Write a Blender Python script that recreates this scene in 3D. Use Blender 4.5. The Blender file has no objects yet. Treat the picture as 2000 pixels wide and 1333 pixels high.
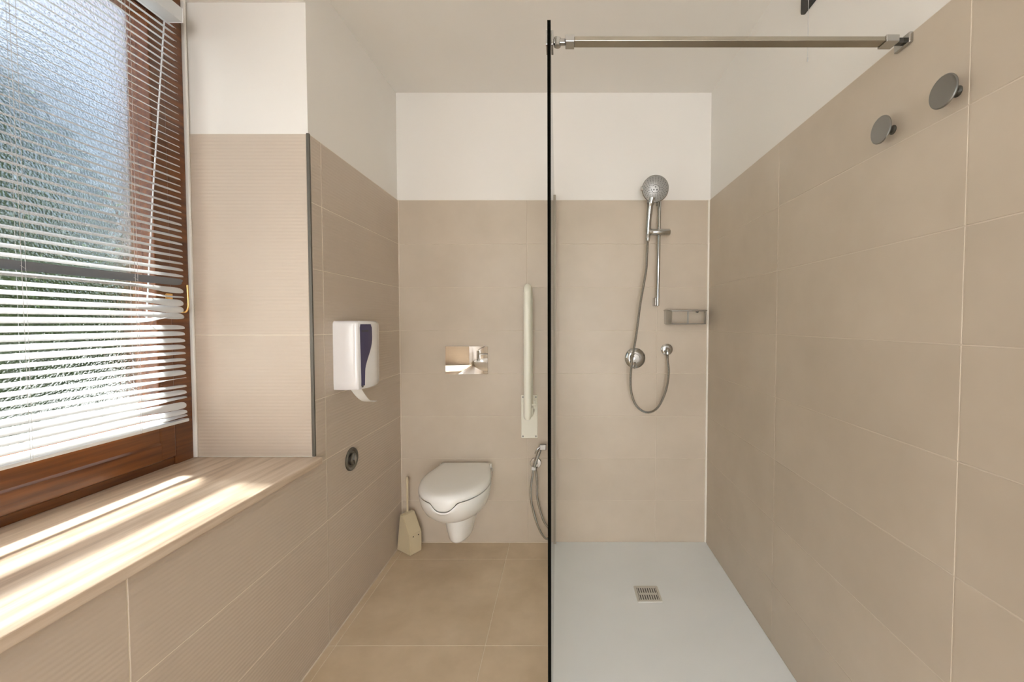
import bpy, bmesh, math, random
from mathutils import Vector, Matrix
random.seed(7)
S = bpy.context.scene
C = S.collection
PI = math.pi

# ---------------------------------------------------------------- camera
cam_d = bpy.data.cameras.new('camera')
cam = bpy.data.objects.new('camera', cam_d); C.objects.link(cam)
cam.location = (0, 0, 1.298)
cam.rotation_euler = (math.radians(90 - 1.83), 0, 0)
cam_d.sensor_width = 36.0
cam_d.lens = 800 / 2000 * 36.0
cam_d.shift_x = -98 / 2000
cam_d.shift_y = -(666.5 - 655.56) / 2000
cam_d.clip_start = 0.02
S.camera = cam

# ---------------------------------------------------------------- world, sun, exposure
W = bpy.data.worlds.new('world'); S.world = W; W.use_nodes = True
wn = W.node_tree.nodes; wl = W.node_tree.links
sky = wn.new('ShaderNodeTexSky')
sky.sky_type = 'NISHITA'; sky.sun_disc = False
sky.sun_elevation = math.radians(52); sky.sun_rotation = math.radians(-70)
sky.air_density = 1.0; sky.dust_density = 2.5; sky.ozone_density = 1.0
wl.new(sky.outputs[0], wn['Background'].inputs[0])
wn['Background'].inputs[1].default_value = 0.15

sun_d = bpy.data.lights.new('sun', 'SUN')
sun_d.energy = 165.0; sun_d.angle = math.radians(5.0); sun_d.color = (1.0, 0.965, 0.92)
sun = bpy.data.objects.new('sun', sun_d); C.objects.link(sun)
SUN_DIR = Vector((1.0, -0.27, -1.40)).normalized()
sun.location = (-4, 2, 6)
sun.rotation_euler = SUN_DIR.to_track_quat('-Z', 'Y').to_euler()

# daylight sampling aid at the window opening (a portal gives off no light of its own)
pd = bpy.data.lights.new('window_portal', 'AREA'); pd.shape = 'RECTANGLE'
pd.size = 1.75; pd.size_y = 1.5; pd.cycles.is_portal = True
po = bpy.data.objects.new('window_portal', pd); C.objects.link(po)
po.location = (-1.50, 0.66, 1.66)
po.rotation_euler = Vector((1, 0, 0)).to_track_quat('-Z', 'Y').to_euler()

pd2 = bpy.data.lights.new('added_door_portal', 'AREA'); pd2.shape = 'RECTANGLE'  # sampling aid for the added doorway, no light of its own
pd2.size = 1.22; pd2.size_y = 2.28; pd2.cycles.is_portal = True
po2 = bpy.data.objects.new('added_door_portal', pd2); C.objects.link(po2)
po2.location = (0.11, -1.78, 1.14); po2.rotation_euler = Vector((0, 1, 0)).to_track_quat('-Z', 'Y').to_euler()

vs = S.view_settings
S.display_settings.display_device = 'sRGB'
vs.view_transform = 'Standard'; vs.look = 'None'; vs.gamma = 1.0; vs.use_curve_mapping = False
vs.exposure = 0.03
S.cycles.max_bounces = 9; S.cycles.diffuse_bounces = 6; S.cycles.glossy_bounces = 4; S.cycles.transmission_bounces = 5
S.cycles.transparent_max_bounces = 10
S.cycles.sample_clamp_indirect = 6.0

# ---------------------------------------------------------------- dimensions (metres)
D = 2.376        # far wall, tile face
XL = -0.943      # left wall, tile face
XR = 0.846       # right wall, tile face
ZC = 2.61        # ceiling
T = 0.008        # tile thickness
RV = 1.547       # far window reveal, tile face
RN = -0.25       # near window reveal
YB = -1.70       # wall behind the camera
ZS = 0.785       # sill top
ZL = 2.482       # lintel
XW = -1.395      # window frame face

# ---------------------------------------------------------------- materials
def lin(c):
    return tuple((v / 12.92 if v <= 0.04045 else ((v + 0.055) / 1.055) ** 2.4) for v in c)

def mat(name, col, rough=0.5, metal=0.0, spec=0.5, coat=0.0):
    m = bpy.data.materials.new(name); m.use_nodes = True
    p = m.node_tree.nodes['Principled BSDF']
    p.inputs['Base Color'].default_value = (*col, 1)
    p.inputs['Roughness'].default_value = rough
    p.inputs['Metallic'].default_value = metal
    p.inputs['Specular IOR Level'].default_value = spec
    if coat:
        p.inputs['Coat Weight'].default_value = coat
        p.inputs['Coat Roughness'].default_value = 0.05
    return m

def N(m, t, **kw):
    n = m.node_tree.nodes.new(t)
    for k, v in kw.items(): setattr(n, k, v)
    return n

def L(m, a, b): m.node_tree.links.new(a, b)

def coords(m, scale=(1, 1, 1), obj=False):
    g = N(m, 'ShaderNodeNewGeometry') if not obj else N(m, 'ShaderNodeTexCoord')
    mp = N(m, 'ShaderNodeMapping'); mp.inputs['Scale'].default_value = scale
    L(m, g.outputs['Position'] if not obj else g.outputs['Object'], mp.inputs['Vector'])
    return mp.outputs[0]

def mottled(name, c1, c2, scale, rough, bump=0.0, bscale=60, vscale=(1, 1, 1), metal=0.0, detail=6, spec=0.5, per_piece=0.0):
    m = mat(name, c1, rough, metal, spec)
    p = m.node_tree.nodes['Principled BSDF']
    v = coords(m, vscale)
    n = N(m, 'ShaderNodeTexNoise'); n.inputs['Scale'].default_value = scale; n.inputs['Detail'].default_value = detail
    n.inputs['Roughness'].default_value = 0.62
    L(m, v, n.inputs['Vector'])
    r = N(m, 'ShaderNodeValToRGB')
    r.color_ramp.elements[0].position = 0.3; r.color_ramp.elements[1].position = 0.7
    r.color_ramp.elements[0].color = (*c1, 1); r.color_ramp.elements[1].color = (*c2, 1)
    L(m, n.outputs[0], r.inputs[0])
    out = r.outputs[0]
    if per_piece:
        oi = N(m, 'ShaderNodeObjectInfo'); mr = N(m, 'ShaderNodeMapRange')
        mr.inputs['To Min'].default_value = 1 - per_piece; mr.inputs['To Max'].default_value = 1 + per_piece
        L(m, oi.outputs['Random'], mr.inputs['Value'])
        hv = N(m, 'ShaderNodeHueSaturation'); L(m, out, hv.inputs['Color']); L(m, mr.outputs[0], hv.inputs['Value'])
        out = hv.outputs[0]
    L(m, out, p.inputs['Base Color'])
    if bump:
        b = N(m, 'ShaderNodeTexNoise'); b.inputs['Scale'].default_value = bscale; b.inputs['Detail'].default_value = 4
        L(m, v, b.inputs['Vector'])
        bp = N(m, 'ShaderNodeBump'); bp.inputs['Strength'].default_value = bump; bp.inputs['Distance'].default_value = 0.004
        L(m, b.outputs[0], bp.inputs['Height']); L(m, bp.outputs[0], p.inputs['Normal'])
    return m

def ribbed(name, c1, c2):
    m = mottled(name, c1, c2, 2.2, 0.5, per_piece=0.015)
    p = m.node_tree.nodes['Principled BSDF']
    v = coords(m)
    w = N(m, 'ShaderNodeTexWave'); w.wave_type = 'BANDS'; w.bands_direction = 'Z'; w.wave_profile = 'SIN'
    w.inputs['Scale'].default_value = 24.5; w.inputs['Distortion'].default_value = 0.0
    w.inputs['Detail'].default_value = 0.0; w.inputs['Detail Scale'].default_value = 2.0
    L(m, v, w.inputs['Vector'])
    bp = N(m, 'ShaderNodeBump'); bp.inputs['Strength'].default_value = 0.28; bp.inputs['Distance'].default_value = 0.0022
    L(m, w.outputs[1], bp.inputs['Height']); L(m, bp.outputs[0], p.inputs['Normal'])
    return m

PAINT = mottled('white_paint', (0.80, 0.775, 0.735), (0.83, 0.805, 0.765), 1.3, 0.75, detail=2)
TILE = mottled('beige_tile', (0.505, 0.43, 0.340), (0.575, 0.495, 0.40), 2.6, 0.42, detail=4, per_piece=0.02)
TILE_F = mottled('beige_floor_tile', (0.57, 0.455, 0.315), (0.70, 0.575, 0.425), 4.0, 0.45, detail=4, per_piece=0.02)
RIB = ribbed('ribbed_tile', (0.52, 0.44, 0.36), (0.56, 0.475, 0.39))
GROUT_L = mottled('light_grout', (0.76, 0.69, 0.57), (0.82, 0.75, 0.63), 8, 0.85)
GROUT = mottled('grout', (0.62, 0.545, 0.45), (0.68, 0.60, 0.50), 8, 0.85)
SILIC = mat('white_sealant', (0.84, 0.79, 0.70), 0.4)
TRAY = mottled('white_resin', (0.80, 0.84, 0.86), (0.83, 0.87, 0.89), 3.0, 0.45, detail=2)
CHROME = mat('chrome', (0.50, 0.50, 0.49), 0.08, 1.0)
STEEL = mat('brushed_steel', (0.38, 0.375, 0.36), 0.28, 1.0)
GUN = mat('dull_nickel', (0.20, 0.195, 0.175), 0.35, 1.0)
DARKMET = mat('dark_metal', (0.10, 0.10, 0.09), 0.35, 0.9)
MIRROR = mat('polished_steel', (0.88, 0.88, 0.87), 0.015, 1.0)
ALU = mat('dark_aluminium', (0.13, 0.12, 0.10), 0.5, 0.5)
PROFILE = mat('dull_profile', (0.40, 0.36, 0.29), 0.6, 0.3)
HOOKM = mat('dark_steel', (0.30, 0.295, 0.28), 0.3, 1.0)
ALU_BAR = mat('satin_aluminium', (0.40, 0.37, 0.31), 0.25, 1.0)
CERAMIC = mat('white_ceramic', (0.86, 0.855, 0.83), 0.12, 0, 0.5, 0.4)
PLASTIC = mat('white_plastic', (0.80, 0.79, 0.80), 0.16, 0, 0.5, 0.3)
SEAT = mat('seat_plastic', (0.86, 0.855, 0.83), 0.2, 0, 0.5)
PURPLE = mat('dark_violet_plastic', lin((0.30, 0.28, 0.40)), 0.12, 0, 0.5)
INK = mat('dark_print', lin((0.13, 0.12, 0.17)), 0.4)
PAPER = mottled('tissue_paper', (0.80, 0.79, 0.75), (0.84, 0.83, 0.80), 30, 0.9)
IVORY = mat('ivory_plastic', (0.62, 0.53, 0.36), 0.35)
CREAM = mat('cream_enamel', (0.80, 0.785, 0.68), 0.3)
BLACK = mat('black_plastic', (0.012, 0.012, 0.012), 0.35)
RUBBER = mat('black_gap', (0.01, 0.01, 0.01), 0.8)
BRASS = mat('brass', (0.80, 0.52, 0.20), 0.2, 1.0)
CORD = mat('white_cord', (0.50, 0.50, 0.50), 0.7)
GDARK = mat('glass_edge', (0.004, 0.004, 0.003), 0.8, 0, 0.0)
HEADFACE = mat('grey_spray_face', (0.30, 0.295, 0.28), 0.3, 0.3)
NOZ = mat('nozzle_rubber', (0.06, 0.058, 0.055), 0.6)
SHADESLAT = mat('shaded_slat', (0.13, 0.14, 0.16), 0.4)  # dark grey stands in for the shade on the turned slat
SLAT = mat('white_lacquered_slat', (0.62, 0.635, 0.65), 0.35, 0, 0.4)
BARK = mottled('bark', (0.10, 0.07, 0.05), (0.16, 0.12, 0.08), 20, 0.9)
LEAF = mottled('leaf', (0.02, 0.036, 0.013), (0.05, 0.075, 0.026), 3, 0.9, spec=0.0)
GRASS = mottled('asphalt_yard', (0.025, 0.026, 0.028), (0.04, 0.04, 0.04), 4, 0.9)
PAVE = mottled('terrace_paving', (0.15, 0.155, 0.16), (0.18, 0.185, 0.19), 3, 0.8)
BOUNCE_W = mottled('bounce_wall_render', (0.74, 0.76, 0.79), (0.78, 0.80, 0.83), 6, 0.9)  # bluish white for the added wall that bounces sunlight
EAVE = mottled('stained_boards', (0.14, 0.06, 0.04), (0.20, 0.09, 0.06), 6, 0.7)

def wood_mat():
    m = mat('varnished_wood', (0.25, 0.08, 0.02), 0.28, 0, 0.5, 0.3)
    p = m.node_tree.nodes['Principled BSDF']
    v = coords(m, (30, 1.6, 30))
    n = N(m, 'ShaderNodeTexNoise'); n.inputs['Scale'].default_value = 2.2; n.inputs['Detail'].default_value = 8
    L(m, v, n.inputs['Vector'])
    r = N(m, 'ShaderNodeValToRGB')
    r.color_ramp.elements[0].position = 0.3; r.color_ramp.elements[1].position = 0.75
    r.color_ramp.elements[0].color = (0.070, 0.018, 0.004, 1); r.color_ramp.elements[1].color = (0.20, 0.066, 0.013, 1)
    L(m, n.outputs[0], r.inputs[0]); L(m, r.outputs[0], p.inputs['Base Color'])
    return m
WOOD = wood_mat()

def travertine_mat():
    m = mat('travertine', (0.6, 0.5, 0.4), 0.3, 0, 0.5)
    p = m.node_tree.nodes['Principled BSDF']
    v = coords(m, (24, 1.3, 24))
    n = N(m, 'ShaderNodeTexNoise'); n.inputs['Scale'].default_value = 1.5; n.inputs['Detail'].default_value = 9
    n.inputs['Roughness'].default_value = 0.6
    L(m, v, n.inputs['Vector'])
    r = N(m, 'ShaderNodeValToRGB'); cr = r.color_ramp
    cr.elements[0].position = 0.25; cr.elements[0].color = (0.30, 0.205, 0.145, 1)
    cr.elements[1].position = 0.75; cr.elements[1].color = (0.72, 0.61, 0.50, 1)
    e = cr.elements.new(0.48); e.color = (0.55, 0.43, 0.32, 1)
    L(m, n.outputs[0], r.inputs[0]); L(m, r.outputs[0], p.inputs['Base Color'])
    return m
TRAV = travertine_mat()

def clear_glass():
    m = bpy.data.materials.new('clear_glass'); m.use_nodes = True
    nt = m.node_tree; nt.nodes.remove(nt.nodes['Principled BSDF'])
    out = nt.nodes['Material Output']
    t = N(m, 'ShaderNodeBsdfTransparent'); t.inputs[0].default_value = (0.965, 0.985, 0.97, 1)
    g = N(m, 'ShaderNodeBsdfGlossy'); g.inputs['Roughness'].default_value = 0.0
    fr = N(m, 'ShaderNodeFresnel')
    ge = N(m, 'ShaderNodeNewGeometry'); mr = N(m, 'ShaderNodeMapRange')      # same reflectance on both faces of the thin pane
    mr.inputs['To Min'].default_value = 1.45; mr.inputs['To Max'].default_value = 1 / 1.45
    L(m, ge.outputs['Backfacing'], mr.inputs['Value']); L(m, mr.outputs[0], fr.inputs['IOR'])
    mx = N(m, 'ShaderNodeMixShader')
    L(m, fr.outputs[0], mx.inputs[0]); L(m, t.outputs[0], mx.inputs[1]); L(m, g.outputs[0], mx.inputs[2])
    L(m, mx.outputs[0], out.inputs[0])
    return m
GLASS = clear_glass()

def pebbled_glass():
    m = bpy.data.materials.new('pebbled_glass'); m.use_nodes = True
    nt = m.node_tree; nt.nodes.remove(nt.nodes['Principled BSDF'])
    out = nt.nodes['Material Output']
    v = coords(m)
    vo = N(m, 'ShaderNodeTexVoronoi'); vo.inputs['Scale'].default_value = 160
    L(m, v, vo.inputs['Vector'])
    bp = N(m, 'ShaderNodeBump'); bp.inputs['Strength'].default_value = 0.9; bp.inputs['Distance'].default_value = 0.003
    L(m, vo.outputs['Distance'], bp.inputs['Height'])
    rf = N(m, 'ShaderNodeBsdfRefraction'); rf.inputs['IOR'].default_value = 1.12; rf.inputs['Roughness'].default_value = 0.30
    rf.inputs['Color'].default_value = (0.93, 0.97, 0.97, 1)
    L(m, bp.outputs[0], rf.inputs['Normal'])
    t = N(m, 'ShaderNodeBsdfTransparent'); t.inputs[0].default_value = (0.93, 0.96, 0.96, 1)
    mx = N(m, 'ShaderNodeMixShader'); mx.inputs[0].default_value = 0.6
    L(m, t.outputs[0], mx.inputs[1]); L(m, rf.outputs[0], mx.inputs[2])
    L(m, mx.outputs[0], out.inputs[0])
    return m
PEBBLE = pebbled_glass()

# ---------------------------------------------------------------- mesh helpers (world coordinates)
def B(): return bmesh.new()

def add_box(bm, x0, x1, y0, y1, z0, z1):
    vs_ = [bm.verts.new((x, y, z)) for x in (x0, x1) for y in (y0, y1) for z in (z0, z1)]
    for f in ((0, 1, 3, 2), (4, 6, 7, 5), (0, 4, 5, 1), (2, 3, 7, 6), (0, 2, 6, 4), (1, 5, 7, 3)):
        bm.faces.new([vs_[i] for i in f])
    return vs_

def box(x0, x1, y0, y1, z0, z1, bev=0.0, seg=2):
    bm = B(); add_box(bm, x0, x1, y0, y1, z0, z1)
    if bev: bmesh.ops.bevel(bm, geom=bm.edges[:], offset=bev, segments=seg, profile=0.5, affect='EDGES')
    return bm

def add_loft(bm, rings, closed=True, caps=(True, True)):
    vr = [[bm.verts.new(p) for p in r] for r in rings]
    n = len(vr[0])
    for a, b in zip(vr, vr[1:]):
        for i in range(n if closed else n - 1):
            j = (i + 1) % n
            bm.faces.new((a[i], a[j], b[j], b[i]))
    if caps[0]: bm.faces.new(list(reversed(vr[0])))
    if caps[1]: bm.faces.new(vr[-1])
    return vr

def frames(pts):
    pts = [Vector(p) for p in pts]
    out = []; nrm = None
    for i, p in enumerate(pts):
        t = (pts[min(i + 1, len(pts) - 1)] - pts[max(i - 1, 0)]).normalized()
        if nrm is None:
            up = Vector((0, 0, 1)) if abs(t.z) < 0.9 else Vector((1, 0, 0))
            nrm = t.cross(up).normalized()
        nrm = (nrm - t * nrm.dot(t)).normalized()
        out.append((p, t, nrm, t.cross(nrm)))
    return out

def add_tube(bm, pts, r, n=12, caps=True):
    rs = r if isinstance(r, (list, tuple)) else [r] * len(pts)
    rings = []
    for (p, t, a, b), rr in zip(frames(pts), rs):
        rings.append([p + (a * math.cos(2 * PI * k / n) + b * math.sin(2 * PI * k / n)) * rr for k in range(n)])
    add_loft(bm, rings, caps=(caps, caps))
    return bm

def spline(pts, per=10):
    P = [Vector(p) for p in pts]
    P = [2 * P[0] - P[1]] + P + [2 * P[-1] - P[-2]]
    out = []
    for i in range(1, len(P) - 2):
        p0, p1, p2, p3 = P[i - 1:i + 3]
        for k in range(per):
            t = k / per
            out.append(0.5 * ((2 * p1) + (p2 - p0) * t + (2 * p0 - 5 * p1 + 4 * p2 - p3) * t * t + (3 * p1 - p0 - 3 * p2 + p3) * t ** 3))
    out.append(P[-2]); return out

def resample(pts, step):
    pts = [Vector(p) for p in pts]; out = [pts[0]]; acc = 0
    for a, b in zip(pts, pts[1:]):
        l = (b - a).length
        while acc + l >= step:
            t = (step - acc) / l; a = a.lerp(b, t); out.append(a.copy()); l = (b - a).length; acc = 0
            if l < 1e-9: break
        acc += l
    return out

def add_lathe(bm, prof, origin, axis, n=32):
    """prof: (radius, distance along axis)"""
    o = Vector(origin); ax = Vector(axis).normalized()
    up = Vector((0, 0, 1)) if abs(ax.z) < 0.9 else Vector((1, 0, 0))
    a = ax.cross(up).normalized(); b = ax.cross(a)
    rings = []
    for r, h in prof:
        rings.append([o + ax * h + (a * math.cos(2 * PI * k / n) + b * math.sin(2 * PI * k / n)) * max(r, 1e-5) for k in range(n)])
    add_loft(bm, rings)
    return bm

def add_prism(bm, outline, vec):
    """outline: list of 3D points; extruded along vec"""
    v = Vector(vec)
    add_loft(bm, [[Vector(p) for p in outline], [Vector(p) + v for p in outline]])
    return bm

def rounded_rect(w, h, r, n=5):
    pts = []
    for cx, cy, a0 in ((w / 2 - r, h / 2 - r, 0), (-w / 2 + r, h / 2 - r, 90), (-w / 2 + r, -h / 2 + r, 180), (w / 2 - r, -h / 2 + r, 270)):
        for k in range(n + 1):
            a = math.radians(a0 + 90 * k / n); pts.append((cx + r * math.cos(a), cy + r * math.sin(a)))
    return pts

def obj(name, bm, m, parent=None, smooth=None, kind=None):
    bmesh.ops.recalc_face_normals(bm, faces=bm.faces[:])
    me = bpy.data.meshes.new(name); bm.to_mesh(me); bm.free()
    return link(name, me, m, parent, smooth, kind)

def link(name, me, m, parent=None, smooth=None, kind=None):
    cs = [v.co for v in me.vertices]
    c = Vector([(min(p[i] for p in cs) + max(p[i] for p in cs)) / 2 for i in range(3)])
    if parent is None: c.z = min(p.z for p in cs)
    me.transform(Matrix.Translation(-c))
    o = bpy.data.objects.new(name, me); C.objects.link(o); o.location = c
    if m:
        for mm in (m if isinstance(m, (list, tuple)) else [m]): me.materials.append(mm)
    if parent:
        o.parent = parent; o.matrix_parent_inverse = Matrix.Translation(-world_loc(parent))
    if smooth is not None:
        for p in me.polygons: p.use_smooth = True
        me.set_sharp_from_angle(angle=math.radians(smooth))
    if kind: o['kind'] = kind
    return o

def world_loc(o):
    l = o.location.copy()
    if o.parent: l = l  # children are placed in world coordinates through the parent inverse
    return l

def tag(o, label, cat, group=None):
    o['label'] = label; o['category'] = cat
    if group: o['group'] = group
    return o

def thing(name, label, cat, loc, group=None):
    o = bpy.data.objects.new(name, None); C.objects.link(o); o.location = loc
    o.empty_display_size = 0.05
    return tag(o, label, cat, group)

def structure(name, bm, m, smooth=None):
    return obj(name, bm, m, None, smooth, 'structure')

# ---------------------------------------------------------------- room shell
def wall_with_hole():
    """left wall, 0.6 m thick, with the window recess through it"""
    bm = B()
    ys = [YB - 0.1, RN - T, RV + T, D + T + 0.1]; zs = [-0.05, ZS - 0.03, ZL, ZC + 0.1]
    xa, xb = -1.60, XL - T
    g = {}
    for i, y in enumerate(ys):
        for k, z in enumerate(zs):
            for s, x in enumerate((xa, xb)): g[i, k, s] = bm.verts.new((x, y, z))
    for i in range(3):
        for k in range(3):
            if (i, k) == (1, 1): continue
            for s in (0, 1): bm.faces.new([g[i, k, s], g[i + 1, k, s], g[i + 1, k + 1, s], g[i, k + 1, s]])
    for i in range(3):
        for k in (0, 3): bm.faces.new([g[i, k, 0], g[i + 1, k, 0], g[i + 1, k, 1], g[i, k, 1]])
    for k in range(3):
        for i in (0, 3): bm.faces.new([g[i, k, 0], g[i, k + 1, 0], g[i, k + 1, 1], g[i, k, 1]])
    for k in (1, 2): bm.faces.new([g[1, k, 0], g[2, k, 0], g[2, k, 1], g[1, k, 1]])
    for i in (1, 2): bm.faces.new([g[i, 1, 0], g[i, 2, 0], g[i, 2, 1], g[i, 1, 1]])
    return bm

wall_left = structure('wall_left', wall_with_hole(), PAINT)
wall_back = structure('wall_back', box(XL - T, XR + T, D + T, D + T + 0.1, -0.05, ZC + 0.1), PAINT)
wall_right = structure('wall_right', box(XR + T, XR + T + 0.1, YB - 0.1, D + T + 0.1, -0.05, ZC + 0.1), PAINT)
DX0, DX1, DZ = -0.50, 0.72, 2.28                                  # unseen doorway behind the camera, added to brighten the far wall
def wall_with_added_door():
    bm = B(); xs = [XL - T, DX0, DX1, XR + T]; zs = [-0.05, DZ, ZC + 0.1]; g = {}
    for i, x in enumerate(xs):
        for k, z in enumerate(zs):
            for s, y in enumerate((YB - 0.1, YB)): g[i, k, s] = bm.verts.new((x, y, z))
    for i in range(3):
        for k in range(2):
            if (i, k) == (1, 0): continue
            for s in (0, 1): bm.faces.new([g[i, k, s], g[i + 1, k, s], g[i + 1, k + 1, s], g[i, k + 1, s]])
    for i in range(3): bm.faces.new([g[i, 2, 0], g[i + 1, 2, 0], g[i + 1, 2, 1], g[i, 2, 1]])
    for i in (0, 2): bm.faces.new([g[i, 0, 0], g[i + 1, 0, 0], g[i + 1, 0, 1], g[i, 0, 1]])
    for k in range(2):
        for i in (0, 3): bm.faces.new([g[i, k, 0], g[i, k + 1, 0], g[i, k + 1, 1], g[i, k, 1]])
    for i in (1, 2): bm.faces.new([g[i, 0, 0], g[i, 1, 0], g[i, 1, 1], g[i, 0, 1]])
    bm.faces.new([g[1, 1, 0], g[2, 1, 0], g[2, 1, 1], g[1, 1, 1]])
    return bm
wall_rear = structure('wall_rear', wall_with_added_door(), PAINT)
ceiling = structure('ceiling', box(XL - T, XR + T, YB, D + T, ZC, ZC + 0.1), PAINT)
floor = structure('floor', box(XL - T, XR + T, YB, D + T, -0.05, -0.0012), GROUT_L)

# grout beds behind the tiles
G = 0.0012
def bed(parent, x0, x1, y0, y1, z0, z1): return obj('grout_bed', box(x0, x1, y0, y1, z0, z1), GROUT, parent)
bed(wall_back, XL - T, XR + T, D + G, D + T, 0, 2.0)
bed(wall_right, XR + G, XR + T, YB, D, 0, 2.0)
def left_bed():
    bm = B()
    add_box(bm, XL - T, XL - G, YB, D, 0, ZS - 0.03)
    return bm
obj('grout_bed', left_bed(), GROUT_L, wall_left)
obj('grout_bed', box(XL - T, XL - G, RV + G, D, ZS - 0.03, 2.0), GROUT_L, wall_left)
obj('grout_bed', box(XW, XL - G, RV + G, RV + T, ZS, 2.0), GROUT_L, wall_left)
obj('grout_bed', box(XW, XL - G, RN - T, RN - G, ZS, 2.0), GROUT_L, wall_left)
obj('grout_bed', box(XL - T, XL - G, YB, RN - G, ZS - 0.03, 2.0), GROUT_L, wall_left)

# tiles: one mesh for each size and facing, shared
TC = {}
JT = 0.0023
def tile(parent, m, axis, sgn, face, a0, a1, b0, b1):
    """a tile whose face lies at 'face' on 'axis', looking towards sgn; a and b are the two other axes in order"""
    w, h = a1 - a0 - JT, b1 - b0 - JT
    if w < 0.006 or h < 0.006: return None
    key = (axis, sgn, round(w, 4), round(h, 4), m.name)
    me = TC.get(key)
    if me is None:
        c = 0.0012; t = T
        r0 = [(-w / 2, -h / 2), (w / 2, -h / 2), (w / 2, h / 2), (-w / 2, h / 2)]
        r1 = [(x - math.copysign(c, x), y - math.copysign(c, y)) for x, y in r0]
        rings = []
        for rr, d in ((r0, -t + 0.0005), (r0, -c), (r1, 0)):
            ring = []
            for a, b in rr:
                p = [0, 0, 0]; o2 = [i for i in range(3) if i != axis]
                p[axis] = d * sgn; p[o2[0]] = a; p[o2[1]] = b; ring.append(p)
            rings.append(ring)
        bm = B(); add_loft(bm, rings); bmesh.ops.recalc_face_normals(bm, faces=bm.faces[:])
        me = bpy.data.meshes.new('tile'); bm.to_mesh(me); bm.free(); me.materials.append(m); TC[key] = me
    o = bpy.data.objects.new('tile', me); C.objects.link(o)
    p = [0, 0, 0]; o2 = [i for i in range(3) if i != axis]
    p[axis] = face; p[o2[0]] = (a0 + a1) / 2; p[o2[1]] = (b0 + b1) / 2
    o.location = p; o.parent = parent; o.matrix_parent_inverse = Matrix.Translation(-parent.location)
    return o

rows = [(k * 0.25, k * 0.25 + 0.25) for k in range(8)]
for z0, z1 in rows:                                              # far wall
    for x0, x1 in ((XL, -0.2025), (-0.2025, 0.548), (0.548, XR)):
        tile(wall_back, TILE, 1, -1, D, x0, x1, z0, z1)
rj = [D, 1.617, 0.866, 0.115, -0.636, -1.387, YB]
for z0, z1 in rows:                                              # right wall
    for y1, y0 in zip(rj, rj[1:]): tile(wall_right, TILE, 0, -1, XR, y0, y1, z0, z1)
lj = [1.622, 0.870, 0.118, -0.634, -1.386, YB]
for z0, z1 in rows:                                              # left wall
    if z1 <= 0.76:
        tile(wall_left, RIB, 0, 1, XL, 1.622, D, z0, z1)
        for y1, y0 in zip(lj, lj[1:]): tile(wall_left, RIB, 0, 1, XL, y0, y1, z0, z1)
    else:
        za = max(z0, ZS + 0.002) if z0 < ZS else z0
        tile(wall_left, RIB, 0, 1, XL, 1.622, D, z0, z1)
        tile(wall_left, RIB, 0, 1, XL, RV + 0.008, 1.622, z0, z1)
        pass
        tile(wall_left, RIB, 1, 1, RN, XW + 0.001, XL - 0.002, za, z1)        # near reveal
        for y1, y0 in ((RN, -0.634), (-0.634, -1.386), (-1.386, YB)): tile(wall_left, RIB, 0, 1, XL, y0, y1, za, z1)
for za, zb in ((ZS + 0.002, 1.25), (1.25, 2.0)): tile(wall_left, RIB, 1, -1, RV, XW + 0.001, XL - 0.010, za, zb)   # far reveal
fy = [D, 2.2036, 1.6032, 1.0028, 0.4024, -0.198, -0.7984, -1.3988, YB]
for y1, y0 in zip(fy, fy[1:]):                                   # floor
    xs = [XL, -0.909, -0.309, -0.047] if y1 > 0.98 else [XL, -0.909, -0.309, 0.291, XR]
    if y1 > 0.98 and y0 < 0.98:
        pass
    for x0, x1 in zip(xs, xs[1:]): tile(floor, TILE_F, 2, 1, 0.0, x0, x1, y0, y1)
tile(floor, TILE_F, 2, 1, 0.0, -0.047, 0.291, 0.4024, 0.97); tile(floor, TILE_F, 2, 1, 0.0, 0.291, XR, 0.4024, 0.97)

# corner profile, sealant beads, window-edge strip
structure('trim_1', box(XL - 0.011, XL + 0.0005, RV - 0.0005, RV + 0.009, ZS, 2.003, 0.002), ALU)
def bead(p0, p1, r): return add_tube(B(), [p0, p1], r, 8)
structure('trim_2', bead((XR - 0.001, D - 0.001, 0.0), (XR - 0.001, D - 0.001, 2.0), 0.0075), SILIC)
structure('trim_3', bead((XL + 0.001, D - 0.001, 0.0), (XL + 0.001, D - 0.001, 2.0), 0.004), GROUT)
structure('trim_4', bead((XL, D - 0.001, 0.0005), (-0.06, D - 0.001, 0.0005), 0.004), GROUT)
structure('trim_5', bead((XL + 0.001, YB + 0.01, 0.0005), (XL + 0.001, D, 0.0005), 0.004), GROUT)
structure('trim_6', box(XW - 0.03, XW + 0.010, RV - 0.010, RV - 0.0005, ZS + 0.001, ZL - 0.001, 0.003), PAINT)

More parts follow.
